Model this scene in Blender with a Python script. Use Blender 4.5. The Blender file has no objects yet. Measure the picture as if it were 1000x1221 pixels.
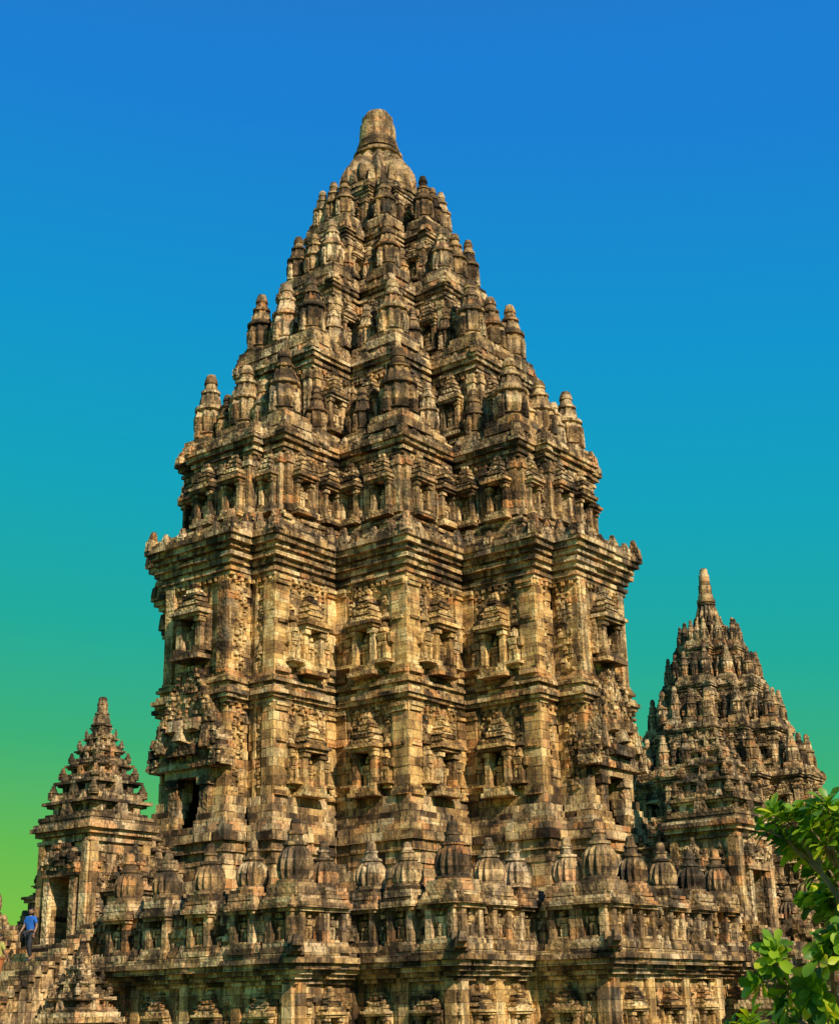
import bpy, math, random
import numpy as np
from mathutils import Matrix, Vector
random.seed(7); np.random.seed(7)
R=random.random
def U(a,b): return a+(b-a)*random.random()
PHI=math.radians(52)

# ---------------------------------------------------------------- materials
def lin(c):
    return tuple(((v/255)/12.92 if v/255<=0.04045 else ((v/255+0.055)/1.055)**2.4) for v in c)+(1,)
def newmat(name):
    m=bpy.data.materials.new(name); m.use_nodes=True
    nt=m.node_tree; b=nt.nodes['Principled BSDF']; return m,nt,b
def ramp(nt,stops):
    n=nt.nodes.new('ShaderNodeValToRGB'); e=n.color_ramp.elements
    while len(e)<len(stops): e.new(0.5)
    for i,(p,c) in enumerate(stops):
        e[i].position=p; e[i].color=c if len(c)==4 else tuple(c)+(1,)
    return n
def mth(nt,op,a,b=None,clamp=False):
    n=nt.nodes.new('ShaderNodeMath'); n.operation=op; n.use_clamp=clamp
    for i,v in enumerate((a,b)):
        if v is None: continue
        if isinstance(v,(int,float)): n.inputs[i].default_value=v
        else: nt.links.new(v,n.inputs[i])
    return n.outputs[0]
def mix(nt,f,a,b,mode='MIX'):
    n=nt.nodes.new('ShaderNodeMixRGB'); n.blend_type=mode
    for i,v in enumerate((f,a,b)):
        if isinstance(v,(int,float)): n.inputs[i].default_value=v
        elif isinstance(v,tuple): n.inputs[i].default_value=v if len(v)==4 else v+(1,)
        else: nt.links.new(v,n.inputs[i])
    return n.outputs[0]
def noise(nt,vec,scale,detail=4,rough=0.55):
    n=nt.nodes.new('ShaderNodeTexNoise'); n.inputs['Scale'].default_value=scale
    n.inputs['Detail'].default_value=detail; n.inputs['Roughness'].default_value=rough
    nt.links.new(vec,n.inputs['Vector']); return n.outputs['Fac']

def stone_material():
    m,nt,b=newmat('weathered_andesite'); L=nt.links
    at=nt.nodes.new('ShaderNodeAttribute'); at.attribute_name='col'
    sp=nt.nodes.new('ShaderNodeSeparateColor'); L.new(at.outputs['Color'],sp.inputs[0])
    tone,warm,carve=sp.outputs[0],sp.outputs[1],sp.outputs[2]
    tc=nt.nodes.new('ShaderNodeTexCoord'); O=tc.outputs['Object']
    xyz=nt.nodes.new('ShaderNodeSeparateXYZ'); L.new(O,xyz.inputs[0])
    zr=mth(nt,'MULTIPLY',xyz.outputs[2],3.1); row=mth(nt,'FLOOR',zr)
    w1=nt.nodes.new('ShaderNodeTexWhiteNoise'); w1.noise_dimensions='1D'; L.new(row,w1.inputs['W'])
    u=mth(nt,'ADD',mth(nt,'MULTIPLY',mth(nt,'ADD',xyz.outputs[0],xyz.outputs[1]),1.9),mth(nt,'MULTIPLY',w1.outputs[0],7.0))
    col=mth(nt,'FLOOR',u)
    cv=nt.nodes.new('ShaderNodeCombineXYZ'); L.new(row,cv.inputs[0]); L.new(col,cv.inputs[1])
    w2=nt.nodes.new('ShaderNodeTexWhiteNoise'); w2.noise_dimensions='2D'; L.new(cv.outputs[0],w2.inputs['Vector'])
    cell=w2.outputs[0]
    fu=mth(nt,'FRACT',u); fz=mth(nt,'FRACT',zr)
    ju=mth(nt,'LESS_THAN',fu,0.035); jz=mth(nt,'LESS_THAN',fz,0.05)
    joint=mth(nt,'MAXIMUM',ju,jz)
    nb=noise(nt,O,0.22,2); nm=noise(nt,O,1.4,5,0.65); nf=noise(nt,O,13,4,0.75)
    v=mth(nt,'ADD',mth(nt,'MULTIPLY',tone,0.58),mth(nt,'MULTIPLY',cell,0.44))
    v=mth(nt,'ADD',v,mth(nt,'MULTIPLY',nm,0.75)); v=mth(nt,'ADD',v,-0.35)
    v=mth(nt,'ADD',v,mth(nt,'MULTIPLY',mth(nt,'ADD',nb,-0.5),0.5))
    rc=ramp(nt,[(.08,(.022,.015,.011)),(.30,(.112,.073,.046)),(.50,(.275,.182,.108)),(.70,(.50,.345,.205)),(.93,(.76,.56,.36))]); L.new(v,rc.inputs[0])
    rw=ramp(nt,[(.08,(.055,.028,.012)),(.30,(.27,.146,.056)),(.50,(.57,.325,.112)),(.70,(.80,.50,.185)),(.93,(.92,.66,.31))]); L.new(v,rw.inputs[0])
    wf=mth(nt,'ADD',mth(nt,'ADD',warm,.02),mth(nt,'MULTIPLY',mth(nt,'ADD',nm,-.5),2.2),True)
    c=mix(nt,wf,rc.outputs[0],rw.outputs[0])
    c=mix(nt,mth(nt,'MULTIPLY',mth(nt,'GREATER_THAN',cell,0.90),0.55),c,(.56,.21,.06))
    n2=noise(nt,O,0.8,5,.7)
    g=ramp(nt,[(.55,(0,0,0)),(.64,(1,1,1))]); L.new(n2,g.inputs[0])
    c=mix(nt,mth(nt,'MULTIPLY',g.outputs[0],0.42),c,(.22,.205,.165))
    mp=nt.nodes.new('ShaderNodeMapping'); mp.inputs['Scale'].default_value=(1.6,1.6,.35); L.new(O,mp.inputs[0])
    ns=noise(nt,mp.outputs[0],1.2,6,.80)
    s=ramp(nt,[(.475,(0,0,0)),(.56,(1,1,1))]); L.new(ns,s.inputs[0])
    c=mix(nt,mth(nt,'MULTIPLY',s.outputs[0],mth(nt,'ADD',mth(nt,'MULTIPLY',warm,-.45),.94)),c,(.036,.028,.021))
    ge=nt.nodes.new('ShaderNodeNewGeometry'); gx=nt.nodes.new('ShaderNodeSeparateXYZ'); L.new(ge.outputs['True Normal'],gx.inputs[0])
    up=mth(nt,'MULTIPLY',mth(nt,'MAXIMUM',gx.outputs[2],0.0),mth(nt,'ADD',nm,0.2),True)
    c=mix(nt,up,c,(.05,.043,.033))
    c=mix(nt,mth(nt,'MULTIPLY',joint,0.7),c,(.026,.019,.013))
    gr=mth(nt,'ADD',mth(nt,'MULTIPLY',nf,2.4),-0.10)
    gm=nt.nodes.new('ShaderNodeCombineXYZ'); 
    for i in range(3): L.new(gr,gm.inputs[i])
    c=mix(nt,1.0,c,gm.outputs[0],'MULTIPLY')
    L.new(c,b.inputs['Base Color']); b.inputs['Roughness'].default_value=.93
    b.inputs['Specular IOR Level'].default_value=.12
    vo=nt.nodes.new('ShaderNodeTexVoronoi'); vo.feature='F1'; vo.inputs['Scale'].default_value=7.5; L.new(O,vo.inputs['Vector'])
    h=mth(nt,'MULTIPLY',nf,0.5)
    h=mth(nt,'ADD',h,mth(nt,'MULTIPLY',mth(nt,'MULTIPLY',vo.outputs['Distance'],carve),-1.5))
    bp=nt.nodes.new('ShaderNodeBump'); bp.inputs['Strength'].default_value=.9; bp.inputs['Distance'].default_value=.065
    L.new(h,bp.inputs['Height']); L.new(bp.outputs[0],b.inputs['Normal'])
    return m
STONE=stone_material()

# ---------------------------------------------------------------- mesh builder
class MB:
    def __init__(s): s.b=[]; s.gv=[]; s.gf=[]; s.gc=[]; s.gn=0
    def box(s,fr,s0,s1,n0,n1,z0,z1,tone=None,warm=.3,carve=.3,tt=0.,tf=0.):
        if tone is None: tone=R()
        (px,py),(dx,dy),(nx,ny)=fr[:3]
        s.b.append((px,py,dx,dy,nx,ny,s0,s1,n0,n1,z0,z1,tone,warm,carve,tt,tf))
    def lathe(s,prof,x,y,z,r,h,seg=16,tone=None,warm=.3,carve=.3,rib=True,rot=0):
        if tone is None: tone=R()
        vs=[];k=len(prof)
        for (pr,pz,*f) in prof:
            for i in range(seg):
                a=2*math.pi*i/seg+rot
                rr=pr*r
                if rib and f and f[0]: rr*= 1.0 if i%2 else 0.80
                vs.append((x+rr*math.cos(a),y+rr*math.sin(a),z+pz*h))
        fs=[]
        for j in range(k-1):
            for i in range(seg):
                i2=(i+1)%seg
                fs.append((j*seg+i,j*seg+i2,(j+1)*seg+i2,(j+1)*seg+i))
        v=np.array(vs); v+=np.random.normal(0,.006*min(1.5,max(.4,r)),v.shape)
        s.gv.append(v); s.gf.append(np.array(fs)+s.gn); s.gn+=len(vs)
        tt=np.repeat(np.clip(tone+np.random.uniform(-.3,.3,k),0,1),seg)
        s.gc.append(np.stack([tt,np.full(len(vs),warm),np.full(len(vs),carve),np.ones(len(vs))],1))
    def finish(s,name,parent,jit=.006):
        A=np.array(s.b); n=len(A)
        P=A[:,0:2];D=A[:,2:4];N=A[:,4:6]
        V=np.zeros((n,8,3)); idx=0
        ms=(A[:,6]+A[:,7])/2; mz=(A[:,10]+A[:,11])/2
        for si in (0,1):
            for ni in (0,1):
                for zi in (0,1):
                    S=A[:,6+si].copy(); T=A[:,8+ni].copy(); Z=A[:,10+zi].copy()
                    if zi: S=ms+(S-ms)*(1-A[:,15]); 
                    if zi and ni: T=T-(A[:,9]-A[:,8])*A[:,15]*.5
                    if ni: S=ms+(S-ms)*(1-A[:,16]); Z=mz+(Z-mz)*(1-A[:,16])
                    V[:,idx,0]=P[:,0]+D[:,0]*S+N[:,0]*T
                    V[:,idx,1]=P[:,1]+D[:,1]*S+N[:,1]*T
                    V[:,idx,2]=Z; idx+=1
        V+=np.random.normal(0,jit,V.shape)
        F=np.array([(0,1,3,2),(4,6,7,5),(0,4,5,1),(2,3,7,6),(0,2,6,4),(1,5,7,3)])
        det=D[:,0]*N[:,1]-D[:,1]*N[:,0]
        Fa=np.tile(F,(n,1,1)); neg=det<0
        Fa[neg]=Fa[neg][:,:,::-1]
        Fa=Fa+ (np.arange(n)*8)[:,None,None]
        C=np.ones((n,8,4)); C[:,:,0]=A[:,12,None];C[:,:,1]=A[:,13,None];C[:,:,2]=A[:,14,None]
        V=V.reshape(-1,3);Fa=Fa.reshape(-1,4);C=C.reshape(-1,4)
        if s.gv:
            o=len(V); V=np.vstack([V]+s.gv); Fa=np.vstack([Fa]+[f+o for f in s.gf]); C=np.vstack([C]+s.gc)
        me=bpy.data.meshes.new(name)
        me.vertices.add(len(V)); me.vertices.foreach_set('co',V.astype(np.float32).ravel())
        me.loops.add(len(Fa)*4); me.loops.foreach_set('vertex_index',Fa.astype(np.int32).ravel())
        me.polygons.add(len(Fa)); me.polygons.foreach_set('loop_start',np.arange(0,len(Fa)*4,4,dtype=np.int32))
        me.update(calc_edges=True)
        me.polygons.foreach_set('use_smooth',np.zeros(len(Fa),dtype=bool))
        ca=me.color_attributes.new('col','FLOAT_COLOR','POINT'); ca.data.foreach_set('color',C.astype(np.float32).ravel())
        me.materials.append(STONE)
        ob=bpy.data.objects.new(name,me); bpy.context.scene.collection.objects.link(ob); ob.parent=parent
        return ob

# plan: (H,w,P,w2,P2)
def frames(pl,o=0):
    H,w,P,w2,P2=pl; H+=o;w+=o;P+=o
    if P2: w2+=o;P2+=o
    if P2: Q=[(P2,-w2,'front'),(P2,w2,'pside'),(P,w2,'pf'),(P,w,'side'),(H,w,'main'),(H,H,'main'),(w,H,'side'),(w,P,'pf'),(w2,P,'pside'),(w2,P2,'')]
    else: Q=[(P,-w,'front'),(P,w,'side'),(H,w,'main'),(H,H,'main'),(w,H,'side'),(w,P,'')]
    out=[]
    for k in range(4):
        c,s=[(1,0),(0,1),(-1,0),(0,-1)][k]
        for i in range(len(Q)-1):
            x0,y0,kind=Q[i]; x1,y1,_=Q[i+1]
            a=(x0*c-y0*s,x0*s+y0*c); b=(x1*c-y1*s,x1*s+y1*c)
            L=math.hypot(b[0]-a[0],b[1]-a[1])
            if L<.05: continue
            d=((b[0]-a[0])/L,(b[1]-a[1])/L); n=(d[1],-d[0])
            out.append((a,d,n,L,kind,k))
    return out
def seen(fr): return fr[2][0]<-.5 or fr[2][1]<-.5
def core(mb,pl,o,z0,z1):
    H,w,P,w2,P2=pl; f=((0,0),(1,0),(0,1)); T=dict(tone=.1,warm=.1)
    rs=[(H,H),(P,w),(w,P)]
    if P2: rs+=[(P2,w2),(w2,P2)]
    for i,(a,b) in enumerate(rs):
        a+=o;b+=o
        mb.box(f,-a,a,-b,b,z0,z1-.02-.03*i,**T)
def course(mb,pl,z0,z1,o,warm=.3,carve=.3,L=.6,jit=.025,th=.5,gap=None,tone=(0,1)):
    for fr in frames(pl,o):
        l=L if seen(fr) else L*3
        n=max(1,round(fr[3]/l)); cuts=[0]+[ (i+U(-.28,.28))*fr[3]/n for i in range(1,n)]+[fr[3]]
        for i in range(n):
            a,b=cuts[i],cuts[i+1]
            if gap and fr[4]=='front':
                m=fr[3]/2; g=gap
                if a>m-g and b<m+g: continue
                if a<m-g<b: b=m-g
                elif a<m+g<b: a=m+g
            j=U(-jit,jit)
            if R()<.08: j-=jit*2.5
            mb.box(fr,a+.005,b-.005,-th,j,z0+.003,z1-.003,U(*tone),warm+U(-.2,.2),carve)
def mould(mb,pl,z,prof,**k):
    for h,o in prof:
        course(mb,pl,z,z+h,o,**k); z+=h
    return z
def antefix(mb,pl,z,o,sp=.9,h=.45,wd=.4,warm=.25):
    for fr in frames(pl,o):
        if not seen(fr) : sp2=sp*2
        else: sp2=sp
        n=max(1,int(fr[3]/sp2))
        for i in range(n+1):
            s=fr[3]*i/n if n else 0
            big=1.35 if i in(0,n) else U(.75,1.05)
            if R()<.12: continue
            w_=wd*big/2
            s=min(max(s,w_*.6),fr[3]-w_*.6)
            mb.box(fr,s-w_,s+w_,-.28,.02,z-.02,z+h*big*.55,None,warm,.9,.15,.12)
            mb.box(fr,s-w_*.6,s+w_*.6,-.24,-.02,z+h*big*.5,z+h*big,None,warm,.9,.6,.1)
def dentil(mb,pl,z0,z1,o,sp=.3,warm=.3):
    for fr in frames(pl,o):
        if not seen(fr): continue
        n=int(fr[3]/sp)
        for i in range(n):
            s=(i+.5)*fr[3]/n
            mb.box(fr,s-sp*.3,s+sp*.3,-.1,.07+U(0,.03),z0,z1,None,warm,.5,0,.15)
def relief(mb,fr,s0,s1,z0,z1,n=0,depth=.07,cell=.13,warm=.4):
    ns=max(1,int((s1-s0)/cell)); nz=max(1,int((z1-z0)/cell))
    cs=(s1-s0)/ns; cz=(z1-z0)/nz
    for i in range(ns):
        for j in range(nz):
            if R()<.22: continue
            s=s0+(i+.5)*cs+U(-.3,.3)*cs; z=z0+(j+.5)*cz+U(-.3,.3)*cz
            a=cs*U(.25,.6); b=cz*U(.25,.75)
            mb.box(fr,s-a,s+a,n-.04,n+depth*U(.3,1.2),z-b,z+b,U(.2,.9),warm+U(-.12,.12),.5,U(-.1,.3),U(.05,.35))
def figure(mb,fr,s,z,h,n,warm=.35):
    t=U(.4,1.0)
    def b(w0,z0,z1,n1,tt=.1,tf=.3,ds=0): mb.box(fr,s+ds*h-w0*h/2,s+ds*h+w0*h/2,n-.02,n+n1*h,z+z0*h,z+z1*h,t+U(-.1,.1),warm,.4,tt,tf)
    b(.5,0,.08,.3,0,.1)
    b(.13,.06,.45,.16,-.15,.2,-.09); b(.13,.06,.45,.18,-.15,.2,.07)
    b(.34,.40,.52,.2,.1); b(.28,.50,.74,.2,-.35)
    b(.1,.42,.72,.16,-.2,.2,-.23); b(.1,.46,.74,.18,-.2,.2,.22)
    b(.17,.74,.9,.2,.1,.35); b(.14,.88,1.02,.16,.5,.3)
def aedicule(mb,fr,s,z,H,W,dep=.25,warm=.4,dark=True,n=0.0,fig=True):
    w=W/2
    def b(a,z0,z1,d,tt=0,tf=0,ca=.5,tone=None): mb.box(fr,s-a,s+a,n-.12,n+d,z+z0*H,z+z1*H,tone,warm+U(-.15,.15),ca,tt,tf)
    b(w*1.15,0,.05,dep*1.2); b(w*1.02,.05,.1,dep*1.05)
    if dark: mb.box(fr,s-w*.62,s+w*.62,n-.1,n+.045,z+.1*H,z+.53*H,0,0,0)  # near-black panel: the niche's inner shade put into the stone colour
    for sg in(-1,1):
        c=s+sg*w*.78
        mb.box(fr,c-w*.2,c+w*.2,n-.1,n+dep*.85,z+.1*H,z+.5*H,None,warm,.3)
        mb.box(fr,c-w*.27,c+w*.27,n-.1,n+dep,z+.1*H,z+.15*H,None,warm,.3)
        mb.box(fr,c-w*.27,c+w*.27,n-.1,n+dep,z+.46*H,z+.51*H,None,warm,.3)
        mb.box(fr,s+sg*w*1.12-w*.1,s+sg*w*1.12+w*.1,n-.1,n+dep*.5,z+.1*H,z+.58*H,None,warm,.9,.2)
    b(w*1.1,.52,.56,dep*1.15); b(w*1.25,.56,.60,dep*1.35)
    zz=.60; a=1.05; st=5
    for i in range(st):
        hh=(1-.62)/st*(1.15-.06*i)
        b(w*a,zz,min(1,zz+hh*.62),dep*(1.15-.13*i),.05,.06,.9); b(w*a*.8,zz+hh*.55,min(1.02,zz+hh),dep*(1.-.13*i),.15,.1,.9)
        if i<3:
            for sg in(-1,1): mb.box(fr,s+sg*w*a*.88-w*.13,s+sg*w*a*.88+w*.13,n-.1,n+dep*(1.2-.12*i),z+(zz+hh*.5)*H,z+(zz+hh*1.15)*H,None,warm,.8,.6,.1)
        zz+=hh; a*=.74
    if fig: figure(mb,fr,s,z+.1*H,.38*H*U(.85,1.05),n+.05,warm)

RAT=[(0,0),(1.0,0),(1.0,.05),(.86,.065),(.86,.10),(.97,.115),(.88,.14,1),(.98,.22,1),(1.0,.36,1),(.90,.43,1),(.78,.445),(.95,.46),(.95,.50),(.72,.515),(.70,.54),(.66,.62,1),(.54,.70,1),(.60,.71),(.60,.745),(.44,.76),(.36,.84),(.43,.85),(.40,.90),(.27,.98),(0,1)]
BELL=[(0,0),(1.06,0),(1.06,.07),(.9,.085),(1.0,.13,1),(1.07,.24,1),(1.03,.38,1),(.86,.50,1),(.62,.58),(.72,.595),(.72,.64),(.46,.66),(.40,.75),(.47,.77),(.47,.81),(.34,.83),(.30,.95),(.22,1),(0,1)]
def at(x,y): return ((x,y),(1,0),(0,1))
def ratna(mb,x,y,z,h,r,prof=RAT,warm=.2,seg=20):
    f=at(x,y); q=r*1.12
    mb.box(f,-q,q,-q,q,z-.05,z+.09*h,None,warm,.4)
    mb.box(f,-q*.93,q*.93,-q*.93,q*.93,z+.09*h,z+.15*h,None,warm,.4)
    if prof is RAT:
        for (dx,dy) in((1,0),(-1,0),(0,1),(0,-1)):
            fr=((x+dx*r*.75,y+dy*r*.75),(-dy,dx),(dx,dy))
            mb.box(fr,-.22*r,.22*r,-.1,.34*r,z+.15*h,z+.44*h,None,warm,.8,.25,.15)
    mb.lathe(prof,x+U(-.02,.02),y+U(-.02,.02),z+.13*h,r,h*.87*U(.90,1.06),seg,None,warm+U(-.1,.1),.25,True,U(0,.3))
def ring(pl,i):
    H,w,P=pl[:3]; a=H-i;b=w-i;c=P-i
    q=[(a,a,1),(a,b+(a-b)*.42,0),(b+(a-b)*.42,a,0),(a+(c-a)*.42,b,0),(b,a+(c-a)*.42,0),(c,b,.8),(b,c,.8),(c,0,.6)]
    if b>1.5: q+=[(c,b*.5,0),(b*.5,c,0)]
    out=[]
    for k in range(4):
        co,s=[(1,0),(0,1),(-1,0),(0,-1)][k]
        for x,y,g in q: out.append((x*co-y*s,x*s+y*co,g))
    return out

def tier(mb,pl,z0,z1,warm,aed=True,rat=None,q=1.0):
    hh=z1-z0; k=hh/4.3
    core(mb,pl,-.12,z0,z1)
    def O(l): return [(h*k,o*q) for h,o in l]
    z=mould(mb,pl,z0,O([(.22,.42),(.16,.34),(.14,.40),(.14,.22),(.12,.12)]),warm=warm,carve=.4,L=.5)
    zt=z1-1.15*k; zw=z
    n=max(2,round((zt-z)/.3))
    for i in range(n): course(mb,pl,zw+(zt-zw)*i/n,zw+(zt-zw)*(i+1)/n,0,warm=warm-.1,carve=.4,L=.5,jit=.03,tone=(0,.6))
    dentil(mb,pl,zt-.16*k,zt,.03,.26,warm)
    mould(mb,pl,zt,O([(.14,.1),(.14,.18),(.12,.1),(.18,.28),(.14,.38),(.16,.30),(.14,.22),(.13,.12)]),warm=warm-.05,carve=.35,L=.55)
    antefix(mb,pl,zt+.72*k,.34*q,.8,.42*k,.36,warm)
    if aed:
        for fr in frames(pl,0):
            if not seen(fr): continue
            L=fr[3]
            if L<.9: relief(mb,fr,.1,L-.1,z,zt-.2,warm=warm); continue
            m=max(1,int(L/1.35))
            for i in range(m):
                s=(i+.5)*L/m
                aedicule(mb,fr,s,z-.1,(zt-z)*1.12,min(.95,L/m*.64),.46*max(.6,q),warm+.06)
            for i in range(m+1):
                s=min(max(i*L/m,.16),L-.16)
                mb.box(fr,s-.15,s+.15,-.1,.20,z,zt-.1,None,warm+.08,.4)
                mb.box(fr,s-.2,s+.2,-.1,.25,z+(zt-z)*.8,z+(zt-z)*.88,None,warm,.4)
                mb.box(fr,s-.2,s+.2,-.1,.25,z,z+(zt-z)*.1,None,warm,.4)
    if rat:
        h,r=rat[:2]
        for x,y,g in ring(pl,r*.95):
            if len(rat)>2 and g==0: continue
            s=1+.2*g; s*=U(.93,1.05)
            ratna(mb,x,y,z1-.02,h*s*(.84 if g==0 else 1),r*(.80 if g==0 else (1.32 if g==1 else 1.15))*U(.95,1.04),warm=warm)

def bodywall(mb,pl,z0,z1,warm,gap=None,gapz=0):
    n=round((z1-z0)/.33)
    for i in range(n):
        a=z0+(z1-z0)*i/n; b=z0+(z1-z0)*(i+1)/n
        course(mb,pl,a,b,0,warm=warm,carve=.15,L=.55,jit=.022,gap=gap if a<gapz else None,tone=(.05,.9))
    Hh=z1-z0
    def cols(fr,s0,s1,out,wm,c=.05,m=n):
        for i in range(m):
            a=z0+Hh*i/m; b=z0+Hh*(i+1)/m
            mb.box(fr,s0,s1,-.2,out+U(-.010,.010),a+.002,b-.002,U(.25,1),wm+U(-.15,.15),c)
    for fr in frames(pl,0):
        if not seen(fr): continue
        L=fr[3]; k=fr[4]
        if k in('main','side') :
            for s0,s1 in((0,.60),(L-.60,L)):
                cols(fr,s0-(.1 if s0==0 else 0),s1+(.1 if s0>0 else 0),.12,warm+.14)
                cols(fr,(s0+.64) if s0==0 else s0-.14,(s0+.74) if s0==0 else s0-.04,.06,warm)
                for (a,b,e) in((0,.16,.1),(.16,.28,.05),(Hh-.3,Hh-.14,.06),(Hh-.14,Hh,.12)):
                    mb.box(fr,s0-.05,s1+.05,-.1,.14+e,z0+a,z0+b,None,warm,.3)
                zc=z0+Hh*U(.5,.62); mb.box(fr,s0+.05,s1-.05,-.1,.19,zc,zc+.12,None,warm,.6)
            m=L/2
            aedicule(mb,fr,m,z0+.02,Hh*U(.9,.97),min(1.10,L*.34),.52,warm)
            for sg in(-1,1):
                c=m+sg*.84
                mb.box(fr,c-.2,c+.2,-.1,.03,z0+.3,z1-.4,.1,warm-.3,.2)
                mb.box(fr,c-.2,c+.2,-.1,.2,z0+.28,z0+.42,None,warm,.4)
                fh=Hh*U(.38,.44); figure(mb,fr,c,z0+.42,fh,.05,warm)
                mb.box(fr,c-.2,c+.2,-.1,.2,z0+.5+fh,z0+.62+fh,None,warm,.5)
                mb.box(fr,c-.14,c+.14,-.1,.16,z0+.62+fh,z0+.8+fh,None,warm,.9,.5)
                relief(mb,fr,c-.15,c+.15,z0+.85+fh,z1-.3,0,.10,.12,warm)
            relief(mb,fr,m-.8,m+.8,z1-.36,z1-.05,0,.12,.13,warm)
        elif k=='pf':
            relief(mb,fr,.45,L-.5,z0+.3,z1-.3,0,.11,.14,warm)
            fa=fr[0][0]**2+fr[0][1]**2 < (fr[0][0]+fr[1][0]*L)**2+(fr[0][1]+fr[1][1]*L)**2
            s0=L-.45 if fa else -.05
            cols(fr,s0,s0+.5,.10,warm+.1)
            cols(fr,.28,.40,.06,warm) 
        elif k=='pside':
            relief(mb,fr,.25,L-.25,z0+.2,z1-.2,0,.09,.15,warm)

def kala(mb,fr,m,z,W,H,dep=.5,warm=.35):
    c=.17; nz=int(H/c)
    for j in range(nz):
        t=(j+.5)/nz; w=W/2*(1-t**1.7)**.8*(1.08 if t<.3 else 1)
        n=max(1,int(2*w/c))
        mb.box(fr,m-w,m+w,-.2,dep*(.75-.3*t),z+j*c,z+(j+1)*c+.01,None,warm,.9)
        for i in range(n):
            s=m-w+(i+.5)*2*w/n
            edge=abs(s-m)/(w+.01)
            d=dep*(.85 if edge>.7 else .6)*(1-.25*t)
            mb.box(fr,s-c*U(.35,.6),s+c*U(.35,.6),0,d+U(0,.14),z+j*c+U(-.05,.03),z+(j+1)*c+U(-.03,.06),None,warm+U(-.2,.2),.7,0,U(.1,.5))
    q=W*.11
    for sg in(-1,1):
        mb.box(fr,m+sg*q*1.3-q,m+sg*q*1.3+q,0,dep*1.25,z+H*.3,z+H*.3+q*1.8,None,warm,.4,.1,.45)
        mb.box(fr,m+sg*q*3-q*.7,m+sg*q*3+q*.7,0,dep*1.15,z+H*.12,z+H*.12+q*3,None,warm,.8,.3,.3)
    mb.box(fr,m-q*.8,m+q*.8,0,dep*1.5,z+H*.2,z+H*.2+q*2,None,warm,.4,.4,.4)
    mb.box(fr,m-q*2.2,m+q*2.2,0,dep*1.2,z+H*.1,z+H*.1+q*1.2,None,warm,.9,.0,.2)

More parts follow.
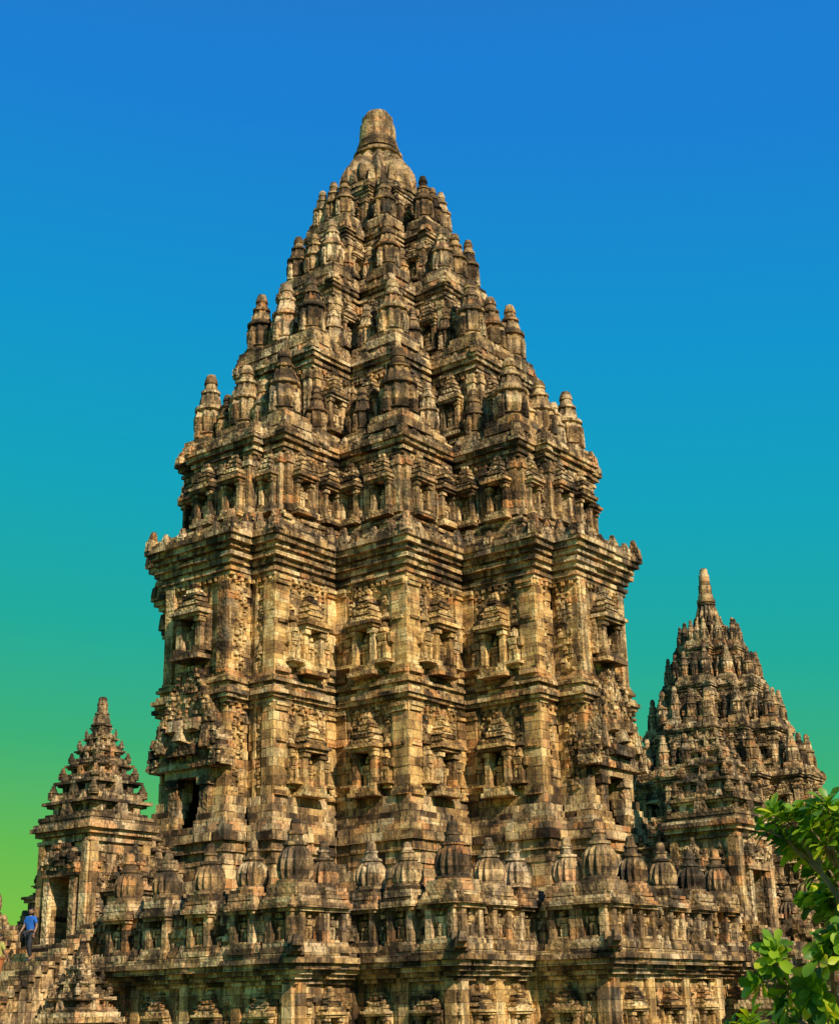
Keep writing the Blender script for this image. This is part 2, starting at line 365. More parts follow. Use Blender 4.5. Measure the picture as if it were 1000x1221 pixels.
def tower(parent,pl,zb,zw0,zmid0,zmid1,zw1,ztop,tiers,zneck,zapex,rd,rats,warmb=.75,sharp=False):
    H,w,P,w2,P2=pl
    mb=MB()
    door=.55; doorh=zw0+.75
    core(mb,(H,w,P,0,0),-.15,zb,ztop)
    sc=(zw0-zb)/4.2
    zz=mould(mb,pl,zb,[(.5*sc,.75),(.35*sc,.62),(.3*sc,.72),(.3*sc,.55),(.35*sc,.4),(.4*sc,.36),(.35*sc,.4),(.3*sc,.5),(.25*sc,.62),(.22*sc,.52)],warm=.42,carve=.15,L=.7)
    mould(mb,pl,zz,[(.2*sc,.42),(.2*sc,.32),(.2*sc,.22),(.28*sc,.12)],warm=.42,carve=.15,L=.7,gap=door)
    bodywall(mb,pl,zw0,zmid0,warmb,door,doorh)
    k=(zmid1-zmid0)/1.1
    dentil(mb,pl,zmid0-.14,zmid0,.05,.3,warmb)
    mould(mb,pl,zmid0,[(.14*k,.12),(.14*k,.26),(.16*k,.36),(.14*k,.24),(.16*k,.12),(.12*k,.24),(.12*k,.16),(.12*k,.1)],warm=warmb-.2,carve=.2,L=.6)
    bodywall(mb,pl,zmid1,zw1,warmb)
    k=(ztop-zw1)/2.0
    dentil(mb,pl,zw1-.16,zw1,.06,.28,warmb)
    mould(mb,pl,zw1,[(.16*k,.14),(.14*k,.22),(.14*k,.12),(.22*k,.26),(.16*k,.40),(.14*k,.28),(.2*k,.44),(.22*k,.60),(.2*k,.70),(.16*k,.58),(.14*k,.44),(.12*k,.30)],warm=.38,carve=.2,L=.65)
    antefix(mb,pl,ztop-.45*k,.64,.85,.6*k,.45,.3)
    for fr in frames(pl,0):
        if fr[4]!='front': continue
        m=fr[3]/2
        mb.box(fr,m-door,m+door,-(P2-P)-.1,-(P2-P)+.02,zb,doorh,0,0,0)  # back panel toned near black to paint the doorway's shade
        for sg in(-1,1):
            c=m+sg*(door+.25)
            mb.box(fr,c-.22,c+.22,-.1,.22,zb+1,doorh,None,.5,.8); mb.box(fr,c-.3,c+.3,-.1,.3,doorh-.3,doorh,None,.4,.6)
            mb.box(fr,c-.3,c+.3,-.1,.3,zb+1,zb+1.4,None,.4,.6)
        mb.box(fr,m-door-.6,m+door+.6,-.3,.3,doorh,doorh+.3,None,.4,.6)
        kala(mb,fr,m,doorh+.3,(w2*2)*1.05,(zmid1+.3-doorh),.6,.4)
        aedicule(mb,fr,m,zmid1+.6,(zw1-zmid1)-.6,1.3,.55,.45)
        for sg in(-1,1): mb.box(fr,m+sg*(w2-.25)-.22,m+sg*(w2-.25)+.22,-.1,.14,zmid1,zw1,None,.6,.6)
    mb.finish('temple_body',parent)
    mb=MB()
    z=ztop-.1
    for i,(s,z1) in enumerate(tiers):
        p=(H*s,w*s,P*s,w2*s if i==0 else 0,(P+(P2-P)*.5)*s if i==0 else 0)
        if i==4: p=(rd*.82,rd*.5,rd*.98,0,0)
        tier(mb,p,z,z1,[.36,.30,.26,.26,.26,.26][i],True,rats[i] if i<len(rats) else None,[1,.85,.7,.55,.4][i])
        z=z1-.03
    p=[(1.1,0),(1.1,.05),(1.0,.06),(1.02,.12),(.9,.14),(.98,.2,1),(1.03,.34,1),(.97,.5,1),(.84,.66,1),(.66,.80,1),(.56,.86),(.64,.87),(.64,.92),(.52,.94),(.5,1)]
    if sharp: p=[(1.2,0),(1.2,.05),(1.1,.08),(1.15,.12),(.95,.14),(1.,.2,1),(.9,.4,1),(.8,.6,1),(.66,.84,1),(.6,.88),(.68,.89),(.68,.93),(.6,.94),(.55,1)]
    mb.lathe([(0,0)]+p,0,0,z-.1,rd,zneck-z+.1,28,.5,.3,.4)
    nn=12
    for i in range(nn):
        a=2*math.pi*i/nn; fr=((math.cos(a)*rd*.95,math.sin(a)*rd*.95),(-math.sin(a),math.cos(a)),(math.cos(a),math.sin(a)))
        mb.box(fr,-.2*rd/1.8,.2*rd/1.8,-.2,.12,z+.2,z+(zneck-z)*.4,None,.3,.8,.5,.2)
    rf=rd*(.62 if sharp else .50)
    fh=zapex-zneck
    mb.lathe([(0,0),(1.1,0),(1.12,.08),(1.0,.1),(1.02,.2),(.94,.25),(.97,.4),(.93,.6),(.84,.62),(.82,.8),(.70,.83),(.62,.93),(.40,.99),(0,1.)] if not sharp else [(0,0),(1.1,0),(1.1,.08),(.9,.1),(.92,.2),(.8,.25),(.78,.5),(.66,.52),(.62,.8),(.5,.83),(.45,.97),(.3,1),(0,1.)],0,0,zneck-.02,rf,fh+.02,20,.5,.35,.3)
    mb.finish('temple_roof',parent)

def empty(name,loc=(0,0,0),rz=0):
    e=bpy.data.objects.new(name,None); bpy.context.scene.collection.objects.link(e); e.location=loc; e.rotation_euler=(0,0,rz); e.empty_display_size=.5; return e

# ================================================================= main temple
T=empty('hindu_stone_temple',(0,0,0),PHI)
PL=(6.3,2.85,9.65,1.65,10.75)
tower(T,PL,4.0,9.0,12.3,13.4,17.0,19.0,[(.94,23.3),(.70,27.9),(.505,32.0),(.375,35.2),(.2,38.2)],41.0,43.3,1.85,
      [(3.2,.60),(3.1,.55),(2.6,.46),(2.4,.42,1)],.8)

# ---- platform + balustrade
BP=(14.0,10.5,16.6,0,0)
mb=MB()
core(mb,BP,-.25,-.2,4.0)
mould(mb,BP,-.1,[(.3,.55),(.2,.45),(.15,.3),(.15,.15)],warm=.45,L=.8)
for i in range(5): course(mb,BP,.7+i*.36,.7+(i+1)*.36,-.12,warm=.75,carve=.2,L=.6,gap=None)
mould(mb,BP,2.5,[(.12,.02),(.12,.14),(.13,.26),(.16,.40),(.14,.52),(.12,.42),(.12,.30)],warm=.36,carve=.2,L=.7)
for fr in frames(BP,-.12):
    if not seen(fr): continue
    L=fr[3]; m=max(1,round(L/2.1))
    for i in range(m):
        s=(i+.5)*L/m
        if fr[4]=='front' and abs(s-L/2)<2.6: continue
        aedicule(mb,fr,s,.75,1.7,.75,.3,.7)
        for sg in(-1,1):
            relief(mb,fr,s+sg*.78-.25,s+sg*.78+.25,.85,2.3,0,.09,.13,.65)
    for i in range(m+1):
        s=min(max(i*L/m,.15),L-.15)
        if fr[4]=='front' and abs(s-L/2)<2: continue
        mb.box(fr,s-.17,s+.17,-.1,.14,.7,2.5,None,.75,.1)
GAP=2.3
for (z0,z1,o) in((3.31,3.55,.10),(3.55,3.85,0),(3.85,4.15,0),(4.15,4.4,.03),(4.4,4.52,.10),(4.52,4.66,.14)):
    course(mb,BP,z0,z1,o,warm=.28,carve=.5,L=.55,th=.65,gap=GAP)
def pedestal(fr,s,big):
    w=.46*(1.12 if big else 1)
    z=3.3; wm=.3
    for (a,b,e,f) in((0,.16,.42,1.12),(.16,.28,.36,1.0),(1.08,1.18,.36,1.05),(1.18,1.32,.46,1.18),(1.32,1.42,.38,1.05),(1.42,1.52,.24,.92)):
        mb.box(fr,s-w*f,s+w*f,-.7,e,z+a,z+b,None,wm,.4)
    mb.box(fr,s-w*.6,s+w*.6,-.5,.06,z+.28,z+1.08,0,0,.2)  # niche back toned near black, shade painted as colour
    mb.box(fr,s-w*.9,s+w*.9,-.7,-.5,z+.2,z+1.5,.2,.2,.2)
    for sg in(-1,1):
        mb.box(fr,s+sg*w*.75-w*.2,s+sg*w*.75+w*.2,-.6,.30,z+.28,z+1.08,None,wm,.4)
    figure(mb,fr,s,z+.28,.82,.05,wm+.25)
    for sg in(-1,1): mb.box(fr,s+sg*w*.95-.1,s+sg*w*.95+.1,-.1,.46,z+1.2,z+1.55,None,wm,.8,.6,.1)
def bratna(fr,s,big):
    h=1.66*(1.14 if big else 1)*U(.95,1.03); r=.43*(1.12 if big else 1)
    x=fr[0][0]+fr[1][0]*s-fr[2][0]*.12; y=fr[0][1]+fr[1][1]*s-fr[2][1]*.12
    ratna(mb,x,y,4.8,h,r,BELL,.24,28)
    pedestal(fr,s,big)
for fr in frames(BP,0):
    L=fr[3]; k=fr[4]
    if k=='front':
        for b in(8.75,7,5.25,3.5):
            for sg in(-1,1): bratna(fr,L/2+sg*b,False)
    elif k=='side': bratna(fr,L/2,False)
    elif k=='main':
        first = abs(abs(fr[0][0])-abs(fr[0][1]))>.5
        bratna(fr,L*.5,False); bratna(fr,(.42 if first else L-.42),False)
for k in range(4):
    c,s_=[(1,0),(0,1),(-1,0),(0,-1)][k]
    for (x,y) in((14,14),(16.6,10.5),(10.5,16.6)):
        X,Y=x*c-y*s_,x*s_+y*c
        sx=1 if X>0 else -1; sy=1 if Y>0 else -1
        ratna(mb,X-sx*.3,Y-sy*.3,4.85,1.95,.49,BELL,.24,28)
        for fr in(((X,Y),(0,-sy),(sx,0)),((X,Y),(-sx,0),(0,sy))):
            pedestal(fr,.35,True)
        d=(sx*.7071,sy*.7071); fr=((X,Y),(-d[1],d[0]),d)
        mb.box(fr,-.28,.28,-.4,.55,3.2,3.75,.3,.15,.6,.25,.1)
        mb.box(fr,-.2,.2,.3,.95,3.28,3.6,.3,.15,.6,.3,.3)
        mb.box(fr,-.14,.14,.75,1.12,3.42,3.75,.3,.15,.6,.4,.2)
for fr in frames(BP,.3):
    if not seen(fr): continue
    L=fr[3]; n=int(L/.42)
    for i in range(n):
        s=(i+.5)*L/n
        if fr[4]=='front' and abs(s-L/2)<GAP+.2: continue
        hh=U(.18,.42)
        mb.box(fr,s-.17,s+.17,-.3,.02,3.3,3.3+hh,None,.25,.9,.45,.15)
for fr in frames(BP,0):
    if not seen(fr): continue
    L=fr[3]
    relief(mb,fr,.1,L/2-GAP if fr[4]=='front' else L-.1,3.6,4.4,0,.14,.17,.27)
    if fr[4]=='front': relief(mb,fr,L/2+GAP,L-.1,3.6,4.4,0,.14,.17,.27)
    n=int(L/.5)
    for i in range(n):
        s=(i+.5)*L/n
        if fr[4]=='front' and abs(s-L/2)<GAP+.2: continue
        mb.box(fr,s-.16,s+.16,-.3,.14,4.62,4.62+U(.15,.38),None,.2,.9,.5,.2)
mb.finish('platform_and_balustrade',T)

# ---- gate shrines
def stepped_roof(mb,cx,cy,a,z,H,steps,warm=.2,pw=1.35,kh=.24):
    f=at(cx,cy)
    zz=z; ratio=.86; tot=sum(ratio**i for i in range(steps)); hh0=H*(1-kh)/tot
    for i in range(steps):
        aa=a*(.14+.86*(1-i/steps)**pw); h=hh0*ratio**i
        for (t0,t1,e) in((0,.16,1.02),(.16,.30,.90),(.30,.58,.76),(.58,.70,.88),(.70,.84,.98),(.84,1.0,.82)):
            q=aa*e
            for (u0,u1) in((-q,-q*.3),(-q*.3,q*.35),(q*.35,q)): mb.box(f,u0+.003,u1-.003,-q,q,zz+h*t0,zz+h*t1-.004,U(0,.8),warm,.5)
        for (sx,sy) in((1,1),(1,-1),(-1,1),(-1,-1)):
            if i<steps-1: 
                rr=aa*.14
                mb.lathe(RAT,cx+sx*aa*.78,cy+sy*aa*.78,zz+h*.98,rr,h*.62,12,U(0,.8),warm,.3)
        for (dx,dy) in((1,0),(-1,0),(0,1),(0,-1)):
            fr=((cx+dx*aa*.80,cy+dy*aa*.80),(-dy,dx),(dx,dy))
            mb.box(fr,-.2*aa,.2*aa,-.1,.2*aa,zz+h*.1,zz+h*1.05,None,warm,.9,.35,.1)
            for q in(-.55,.55): mb.box(fr,(q-.1)*aa,(q+.1)*aa,-.1,.18*aa,zz+h*.8,zz+h*1.15,None,warm,.9,.6,.1)
            for q in(-.55,0,.55): mb.box(fr,(q-.1)*aa,(q+.1)*aa,-.1,.06*aa,zz+h*.3,zz+h*.6,None,warm,.9)
        zz+=h
    r=a*.21
    mb.lathe([(0,0),(1.3,0),(1.3,.06),(1.05,.08),(1.1,.2,1),(1.0,.3,1),(.8,.38),(.9,.4),(.9,.44),(.66,.46),(.62,.7),(.68,.72),(.66,.78),(.55,.8),(.5,.97),(.3,1),(0,1)],cx,cy,zz-.02,r,z+H-zz,16,.2,warm,.3)
def gate(cx,cy,dirn):
    mb=MB(); f=at(cx,cy); a=1.22; zf=4.0
    dx,dy=dirn; fr=((cx,cy),(-dy,dx),(dx,dy))
    for (z0,z1,e) in((2.6,3.1,1.3),(3.1,3.4,1.22),(3.4,3.7,1.3),(3.7,4.0,1.18)):
        mb.box(f,-a*e,a*e,-a*e,a*e,z0,z1-.01,None,.3,.4)
    zt=7.1; n=9
    dw=.48
    for i in range(n):
        z0=zf+(zt-zf)*i/n; z1=zf+(zt-zf)*(i+1)/n-.004
        for sg in(-1,1):
            for c0,c1 in((-a,-.2),(-.2,.5),(.5,a)):
                e=a+U(-.02,.02)
                mb.box(fr,dw if sg>0 else -e,e if sg>0 else -dw,c0+.003,c1-.003,z0,z1,None,.42,.3)
        if z0>zf+2.0: mb.box(fr,-dw,dw,-a+.02,a-.02,z0,z1,None,.35,.6)
    mb.box(fr,-dw,dw,-a+.1,-a+.3,zf,zt,0,0,0)  # panel closing the passage, its darkness painted in as stone tone
    for sg in(-1,1):
        mb.box(fr,sg*(dw+.16)-.13,sg*(dw+.16)+.13,a-.1,a+.16,zf,zf+2.1,None,.35,.8)
        mb.box(fr,sg*(a-.13)-.15,sg*(a-.13)+.15,a-.1,a+.1,zf,zt,None,.5,.3)
    mb.box(fr,-dw-.4,dw+.4,a-.1,a+.22,zf+2.05,zf+2.3,None,.3,.6)
    kala(mb,((cx+dx*a,cy+dy*a),(-dy,dx),(dx,dy)),0,zf+2.25,1.7,1.1,.26,.3)
    for sg in(-1,1):
        fs=((cx-dy*a*sg,cy+dx*a*sg),(dx,dy),(-dy*sg,dx*sg))
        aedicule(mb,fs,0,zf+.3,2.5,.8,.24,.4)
        for q in(-1,1): mb.box(fs,q*(a-.13)-.15,q*(a-.13)+.15,-.1,.1,zf,zt,None,.5,.3)
        relief(mb,fs,-a+.3,-.55,zf+.5,zt-.2,0,.07,.13,.35); relief(mb,fs,.55,a-.3,zf+.5,zt-.2,0,.07,.13,.35)
    for (h,e) in((.13,1.08),(.12,1.0),(.16,1.14),(.14,1.24),(.12,1.18),(.1,1.08)):
        q=a*e
        for k,(s0,s1) in enumerate(((-q,-q*.3),(-q*.3,q*.4),(q*.4,q))):
            mb.box(f,s0+.004,s1-.004,-q,q,zt,zt+h-.006,None,.25,.4)
        zt+=h
    stepped_roof(mb,cx,cy,a*1.08,zt,12.1-zt,6,.24)
    for sg in(-1,1):
        c=(cx-dy*sg*2.0,cy+dx*sg*2.0)
        g=at(*c)
        for (z0,z1,q) in((3.3,4.6,.7),(4.6,4.75,.8),(4.75,5.0,.66),(5.0,5.4,.58),(5.4,5.52,.68),(5.52,5.62,.75)):
            mb.box(g,-q,q,-q,q,z0,z1-.005,None,.3,.6)
        stepped_roof(mb,c[0],c[1],.55,5.62,1.5,3)
    c=(cx-dx*2.1,cy-dy*2.1); g=at(*c)
    for (z0,z1,q) in((3.9,6.2,.85),(6.2,6.35,.95),(6.35,6.5,1.02),(6.5,6.7,.85)):
        mb.box(g,-q,q,-q,q,z0,z1-.005,None,.3,.6)
    stepped_roof(mb,c[0],c[1],.8,6.7,1.5,3)
    X=16.6-math.hypot(cx,cy)
    for i in range(14):
        mb.box(fr,-1.7,1.7,X+i*.38-.3,X+(i+1)*.38,-.1,4.0-(i+1)*.277,None,.45,.2)
    for sg in(-1,1):
        k=26
        for i in range(k):
            t=i/k; n0=X-.1+5.9*t; n1=X-.1+5.9*(t+1/k)
            zt_=4.45-4.0*(t**.9)+.35*math.sin(t*math.pi*1.0)
            if t>.85: zt_+= (t-.85)*4
            c0=2.0*sg
            mb.box(fr,c0-.28,c0+.28,n0+.004,n1-.004,-.1,zt_-.30+U(-.015,.015),None,.4,.4)
            mb.box(fr,c0-.36,c0+.36,n0+.002,n1-.002,zt_-.30,zt_-.12,None,.45,.3)
            mb.box(fr,c0-.30,c0+.30,n0+.002,n1-.002,zt_-.12,zt_+U(-.01,.02),None,.35,.4)
            if i%2==0: mb.box(fr,c0-.335,c0+.335,n0+.03,n1-.03,zt_-.85,zt_-.45,None,.45,.9)
        c=(cx+dx*(X+1.5)-dy*sg*3.6,cy+dy*(X+1.5)+dx*sg*3.6); g=at(*c)
        for (z0,z1,q) in((-.1,.4,.95),(.4,.6,.85),(.6,1.5,.7),(1.5,1.62,.8),(1.62,1.78,.92),(1.78,1.9,.82)):
            mb.box(g,-q,q,-q,q,z0,z1-.005,None,.4,.5)
        for (ddx,ddy) in((1,0),(-1,0),(0,1),(0,-1)):
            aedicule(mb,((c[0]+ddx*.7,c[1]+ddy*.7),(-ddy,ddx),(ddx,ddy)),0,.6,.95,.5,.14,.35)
        stepped_roof(mb,c[0],c[1],.75,1.9,2.1,4)
    return mb.finish('stair_gate',T)
gate(-14.9,.1,(-1,0)); gate(.1,-14.9,(0,-1))

# ================================================================= far temple
T2=empty('hindu_stone_temple',(22.3,41,0),math.radians(56))
tower(T2,(4.45,2.15,6.65,1.35,7.3),2.5,6.0,8.3,9.1,11.6,13.2,[(.93,16.6),(.70,20.0),(.50,23.2),(.34,26.0),(.2,27.6)],29.4,32.0,.98,
      [(2.4,.42),(2.3,.38),(2.0,.32),(1.6,.26)],.35,True)
mb=MB(); bp=(9.5,7,11.5,0,0); core(mb,bp,-.2,-.1,2.6)
mould(mb,bp,0,[(.5,.4),(.4,.2),(.5,0),(.5,0),(.3,.2),(.3,.4),(.8,.0),(.8,.05)],warm=.3,L=.8)
for x,y,g in ring((9.5,7,11.5),.4): ratna(mb,x,y,4.1,1.5,.45,BELL,.2)
mb.finish('platform',T2)

# ================================================================= ground
def ground():
    me=bpy.data.meshes.new('ground'); S=1500
    me.from_pydata([(-S,-S,0),(S,-S,0),(S,S,0),(-S,S,0)],[],[(0,1,2,3)])
    m,nt,b=newmat('dry_grass'); tc=nt.nodes.new('ShaderNodeTexCoord')
    n=noise(nt,tc.outputs['Object'],.6,8); r=ramp(nt,[(.35,(.05,.075,.02)),(.6,(.14,.11,.06))]); nt.links.new(n,r.inputs[0])
    nt.links.new(r.outputs[0],b.inputs['Base Color']); b.inputs['Roughness'].default_value=1
    me.materials.append(m); o=bpy.data.objects.new('ground',me); bpy.context.scene.collection.objects.link(o)
ground()

# ================================================================= leafy tree
def tree():
    random.seed(21)
    TR=empty('leafy_tree',(4.50,-51,0))
    V=[];F=[]
    def tube(p0,p1,r0,r1,seg=7):
        p0=Vector(p0);p1=Vector(p1); pts=[]
        k=4
        off=Vector((U(-1,1),U(-1,1),U(-.3,.3)))*(p1-p0).length*.09
        for i in range(k+1):
            t=i/k; pts.append(p0.lerp(p1,t)+off*math.sin(t*math.pi))
        base=len(V)
        for i,p in enumerate(pts):
            d=(pts[min(i+1,k)]-pts[max(i-1,0)]).normalized(); a=d.orthogonal().normalized(); b=d.cross(a)
            r=r0+(r1-r0)*i/k
            for j in range(seg):
                t=2*math.pi*j/seg; V.append(tuple(p+a*math.cos(t)*r+b*math.sin(t)*r))
        for i in range(k):
            for j in range(seg):
                j2=(j+1)%seg; F.append((base+i*seg+j,base+i*seg+j2,base+(i+1)*seg+j2,base+(i+1)*seg+j))
    tips=[]
    tube((0,0,-.1),(-.03,0,.95),.06,.05)
    for i in range(17):
        a=2*math.pi*i/17*4+U(-.3,.3); el=[.0,.5,1.0,.25,.75,1.35,-.25,1.1][i%8]+U(-.1,.1); L=U(.8,1.15)
        d=Vector((math.cos(a)*math.cos(el),math.sin(a)*math.cos(el)*.8,math.sin(el)*1.12))
        c=Vector((-.03,0,.95)); e=c+Vector((0,0,.66))+d*L*.76
        tube(c,e,.028,.017)
        for j in range(4):
            d2=(d+Vector((U(-1,1),U(-1,1),U(-.5,1.0)))*.7).normalized()
            e2=e+d2*U(.15,.36); tube(e,e2,.015,.010,6)
            for k in range(3):
                d3=(d2+Vector((U(-1,1),U(-1,1),U(-.3,1.1)))*.8).normalized()
                e3=e2+d3*U(.06,.18); tube(e2,e3,.009,.006,5); tips.append((e3,d3))
            tips.append((e2,d2))
    me=bpy.data.meshes.new('branches'); me.from_pydata(V,[],F)
    m,nt,b=newmat('bark'); tc=nt.nodes.new('ShaderNodeTexCoord'); n=noise(nt,tc.outputs['Object'],14,6)
    r=ramp(nt,[(.35,(.14,.09,.045)),(.65,(.36,.24,.13))]); nt.links.new(n,r.inputs[0]); nt.links.new(r.outputs[0],b.inputs['Base Color'])
    me.materials.append(m); o=bpy.data.objects.new('branches',me); bpy.context.scene.collection.objects.link(o); o.parent=TR
    V2=[];F2=[];C=[]
    prof=[(0,.08),(.25,.30),(.55,.72),(.8,.95),(.95,.6),(1.0,.1)]
    for p,d in tips:
        a=d.orthogonal().normalized(); b_=d.cross(a); n=random.randint(8,13); ph=U(0,6); ct=U(-.2,.25)
        for i in range(n):
            t=ph+i*2.399; open_=.35+1.0*(i/n); 
            dr=(a*math.cos(t)+b_*math.sin(t))
            ax=(d*math.cos(open_)+dr*math.sin(open_)).normalized()
            side=ax.cross(d).normalized() if ax.cross(d).length>.01 else a
            nm=side.cross(ax).normalized()
            L=U(.08,.16); W=L*U(.2,.27); tint=min(1,max(0,R()*.85+ct)); base=len(V2)
            for (u,wd) in prof:
                cen=p+ax*L*u-nm*L*.22*u*u-Vector((0,0,1))*L*.12*u*u
                for q in(-1,0,1):
                    V2.append(tuple(cen+side*q*W*wd+nm*abs(q)*W*wd*.35)); C.append((tint,R(),u,1))
            for k in range(5):
                for q in range(2):
                    i0=base+k*3+q; F2.append((i0,i0+1,i0+4,i0+3))
    me=bpy.data.meshes.new('leaves'); me.from_pydata(V2,[],F2)
    for p_ in me.polygons: p_.use_smooth=True
    ca=me.color_attributes.new('col','FLOAT_COLOR','POINT'); ca.data.foreach_set('color',np.array(C,dtype=np.float32).ravel())
    m,nt,b=newmat('leaf'); at_=nt.nodes.new('ShaderNodeAttribute'); at_.attribute_name='col'
    sp=nt.nodes.new('ShaderNodeSeparateColor'); nt.links.new(at_.outputs['Color'],sp.inputs[0])
    r=ramp(nt,[(0,(.035,.12,.010)),(.45,(.17,.34,.02)),(.8,(.42,.58,.03)),(.97,(.74,.66,.04))]); nt.links.new(sp.outputs[0],r.inputs[0])
    nt.links.new(r.outputs[0],b.inputs['Base Color']); b.inputs['Roughness'].default_value=.42
    tr=nt.nodes.new('ShaderNodeBsdfTranslucent'); nt.links.new(mix(nt,1.0,r.outputs[0],(1.7,1.5,.4),'MULTIPLY'),tr.inputs[0])
    ms=nt.nodes.new('ShaderNodeMixShader'); ms.inputs[0].default_value=.4
    nt.links.new(b.outputs[0],ms.inputs[1]); nt.links.new(tr.outputs[0],ms.inputs[2])
    nt.links.new(ms.outputs[0],nt.nodes['Material Output'].inputs[0])
    me.materials.append(m); o=bpy.data.objects.new('leaves',me); bpy.context.scene.collection.objects.link(o); o.parent=TR
tree()

# ================================================================= tourists
def flat(name,c,rough=.8):
    m,nt,b=newmat(name); tc=nt.nodes.new('ShaderNodeTexCoord'); n=noise(nt,tc.outputs['Object'],20,4)
    r=ramp(nt,[(.3,tuple(v*.75 for v in c)),(.7,tuple(c))]); nt.links.new(n,r.inputs[0]); nt.links.new(r.outputs[0],b.inputs['Base Color']); b.inputs['Roughness'].default_value=rough; return m
SKIN=flat('skin',(.36,.2,.13),.55); HAIR=flat('hair',(.02,.015,.012),.5); SHOE=flat('shoe',(.05,.05,.05))
def skinmesh(name,verts,edges,rad,mat,parent,sub=2,root=0):
    me=bpy.data.meshes.new(name); me.from_pydata(verts,edges,[]); o=bpy.data.objects.new(name,me)
    bpy.context.scene.collection.objects.link(o)
    md=o.modifiers.new('s','SKIN'); md.use_smooth_shade=True
    sv=me.skin_vertices[0].data if me.skin_vertices else None
    if sv is None:
        bpy.context.view_layer.objects.active=o; bpy.ops.mesh.customdata_skin_add(); sv=me.skin_vertices[0].data
    for i,r in enumerate(rad): sv[i].radius=r if isinstance(r,tuple) else (r,r)
    sv[root].use_root=True
    ss=o.modifiers.new('ss','SUBSURF'); ss.levels=sub; ss.render_levels=sub
    me.materials.append(mat); o.parent=parent; return o
def person(loc,rz,shirt,pants):
    E=empty('tourist',loc,rz); E.scale=(.93,.93,.93)
    pel=(0,0,.93)
    v=[pel,(0,0,1.1),(0,-.01,1.30),(0,.0,1.42),(0,-.01,1.50),
       (.09,0,.90),(.10,-.12,.50),(.10,-.02,.09),(.10,-.14,.04),
       (-.09,0,.90),(-.09,.04,.48),(-.09,.22,.12),(-.09,.12,.05),
       (.17,0,1.40),(.23,.06,1.13),(.24,-.06,.90),(-.17,0,1.40),(-.23,-.06,1.13),(-.22,-.22,.94)]
    e=[(0,1),(1,2),(2,3),(3,4),(0,5),(5,6),(6,7),(7,8),(0,9),(9,10),(10,11),(11,12),(2,13),(13,14),(14,15),(2,16),(16,17),(17,18)]
    r=[.12,.11,.13,.065,.055,.085,.058,.042,.035,.085,.058,.042,.035,.055,.042,.028,.055,.042,.028]
    skinmesh('body',v,e,r,SKIN,E)
    skinmesh('shirt',[v[0],v[1],v[2],(0,0,1.39),v[13],(.215,.045,1.2),v[16],(-.215,-.045,1.2)],[(0,1),(1,2),(2,3),(2,4),(4,5),(2,6),(6,7)],[(.15,.125),(.15,.12),(.165,.125),.09,.078,.065,.078,.065],shirt,E)
    skinmesh('trousers',[(0,0,.95),v[5],v[6],(.10,-.04,.14),v[9],v[10],(-.09,.20,.16)],[(0,1),(1,2),(2,3),(0,4),(4,5),(5,6)],[(.15,.125),.105,.078,.06,.105,.078,.06],pants,E)
    for (a,b) in((7,8),(11,12)):
        A=Vector(v[a]);B=Vector(v[b]); skinmesh('shoe',[tuple(A-Vector((0,-.03,.03))),tuple((A+B)/2-Vector((0,0,.02))),tuple(B-Vector((0,.08,.0)))],[(0,1),(1,2)],[.045,.05,.04],SHOE,E)
    skinmesh('head',[(0,.01,1.52),(0,0,1.60),(0,.005,1.68),(0,-.095,1.60),(.078,.01,1.60),(-.078,.01,1.60)],[(0,1),(1,2),(1,3),(1,4),(1,5)],[.06,(.085,.095),(.075,.085),.018,.018,.018],SKIN,E)
    skinmesh('hair',[(0,.03,1.60),(0,.025,1.68),(0,-.03,1.71)],[(0,1),(1,2)],[.09,.096,.07],HAIR,E)
    for sx in(-.03,.03): skinmesh('eye',[(sx,-.088,1.625),(sx,-.088,1.632)],[(0,1)],[.009,.009],HAIR,E,1)
    skinmesh('mouth',[(-.02,-.088,1.555),(.02,-.088,1.555)],[(0,1)],[.007,.007],flat('lips',(.3,.1,.08)),E,1)
    for (w_,sg,dr) in((Vector(v[15]),1,Vector((0,-.2,-1))),(Vector(v[18]),-1,Vector((0,-.5,-.8)))):
        dr=dr.normalized(); f=Vector((0,1,0))
        skinmesh('palm',[tuple(w_),tuple(w_+dr*.05),tuple(w_+dr*.09)],[(0,1),(1,2)],[.026,(.022,.036),(.018,.036)],SKIN,E,1)
        for i,l in enumerate((.06,.07,.065,.05)):
            b=w_+dr*.085+f*(.03-.02*i); k=b+dr*l*.5; t=k+dr*l*.5+Vector((-sg*.015,0,0))
            skinmesh('finger',[tuple(b),tuple(k),tuple(t)],[(0,1),(1,2)],[.009,.008,.007],SKIN,E,1)
        b=w_+dr*.03-f*.03; skinmesh('thumb',[tuple(b),tuple(b+dr*.03-f*.02),tuple(b+dr*.055-f*.022)],[(0,1),(1,2)],[.011,.009,.008],SKIN,E,1)
    return E
def loc(x,y,z):
    c,s=math.cos(PHI),math.sin(PHI); return (x*c-y*s,x*s+y*c,z)
def stepz(x): return 4.0-(int((-x-16.6)/.38)+1)*.277
person(loc(-17.2,.2,stepz(-17.2)),PHI+math.radians(-80),flat('blue_shirt',(.02,.16,.65)),flat('dark_trousers',(.03,.03,.045)))
person(loc(-18.45,.0,stepz(-18.45)),PHI+math.radians(95),flat('yellow_shirt',(.5,.45,.12)),flat('orange_trousers',(.5,.16,.05)))

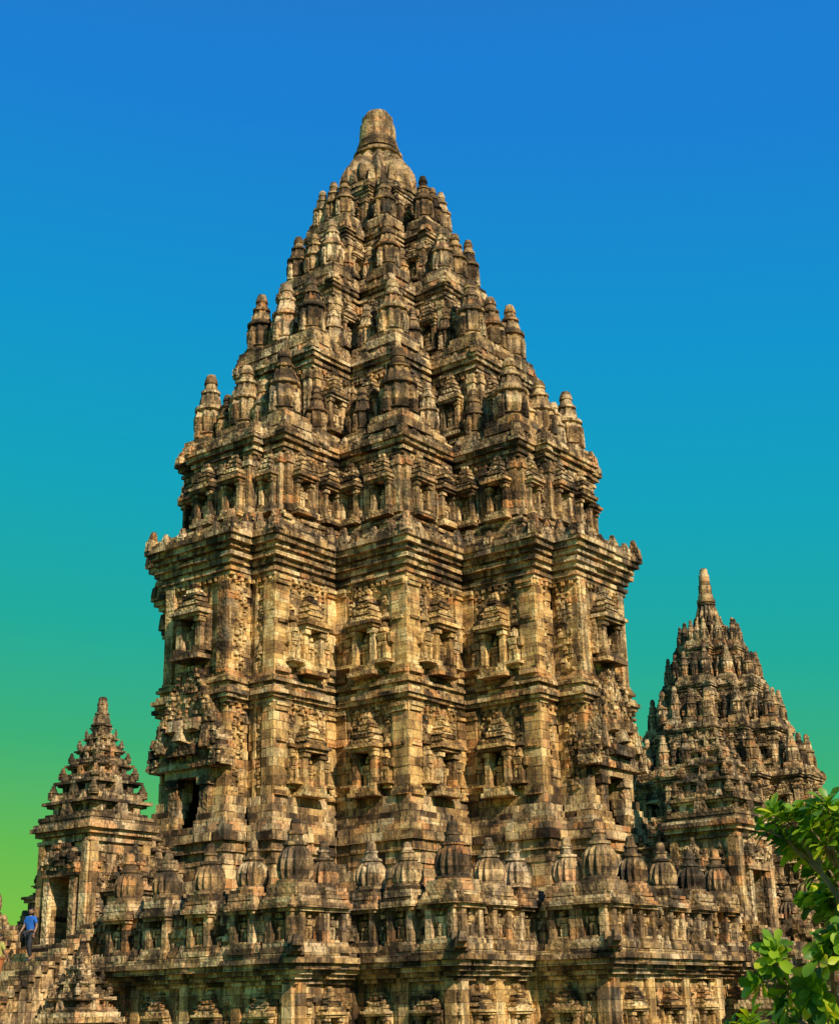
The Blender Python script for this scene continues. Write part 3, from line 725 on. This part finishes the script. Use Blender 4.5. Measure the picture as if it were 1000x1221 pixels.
# ================================================================= world, sun, camera
sun_az=math.radians(304); sun_el=math.radians(36)
w=bpy.data.worlds.new('World'); bpy.context.scene.world=w; w.use_nodes=True; nt=w.node_tree
bg=nt.nodes['Background']; sky=nt.nodes.new('ShaderNodeTexSky'); sky.sky_type='NISHITA'; sky.sun_disc=False
sky.sun_elevation=sun_el; sky.sun_rotation=math.pi/2-sun_az
tc=nt.nodes.new('ShaderNodeTexCoord'); sx=nt.nodes.new('ShaderNodeSeparateXYZ'); nt.links.new(tc.outputs['Generated'],sx.inputs[0])
t=mth(nt,'ADD',sx.outputs[2],mth(nt,'MULTIPLY',sx.outputs[0],.07))
rp=ramp(nt,[(.02,lin((130,196,52))),(.09,lin((98,188,72))),(.16,lin((56,178,116))),(.24,lin((24,172,156))),(.33,lin((8,165,188))),(.44,lin((10,150,208))),(.56,lin((24,130,214))),(.9,lin((32,114,214)))]) 
nt.links.new(t,rp.inputs[0])
nish=mix(nt,1.0,sky.outputs[0],(.06,.06,.06),'MULTIPLY')
fr_=ramp(nt,[(.60,(.95,.95,.95)),(.85,(.15,.15,.15))]); nt.links.new(sx.outputs[2],fr_.inputs[0])
cc=mix(nt,fr_.outputs[0],nish,rp.outputs[0]); nt.links.new(cc,bg.inputs[0]); bg.inputs[1].default_value=1.0
sl=bpy.data.lights.new('sun','SUN'); sl.energy=5.0; sl.angle=math.radians(.5); sl.color=(1,.87,.65)
so=bpy.data.objects.new('sun',sl); bpy.context.scene.collection.objects.link(so)
dv=Vector((math.cos(sun_az)*math.cos(sun_el),math.sin(sun_az)*math.cos(sun_el),math.sin(sun_el)))
so.rotation_euler=dv.to_track_quat('Z','Y').to_euler(); so.location=(30,-60,60)
cd=bpy.data.cameras.new('camera'); cam=bpy.data.objects.new('camera',cd); bpy.context.scene.collection.objects.link(cam)
cd.sensor_fit='HORIZONTAL'; cd.sensor_width=36; cd.lens=61.8; cd.clip_end=6000; cd.clip_start=.1
cam.matrix_world=Matrix.Translation((1.65,-60,1.7))@Matrix.Rotation(math.radians(90+19.2),4,'X')@Matrix.Rotation(math.radians(-1.2),4,'Z')
sc=bpy.context.scene; sc.camera=cam
sc.view_settings.view_transform='Standard'; sc.view_settings.look='None'; sc.view_settings.exposure=0
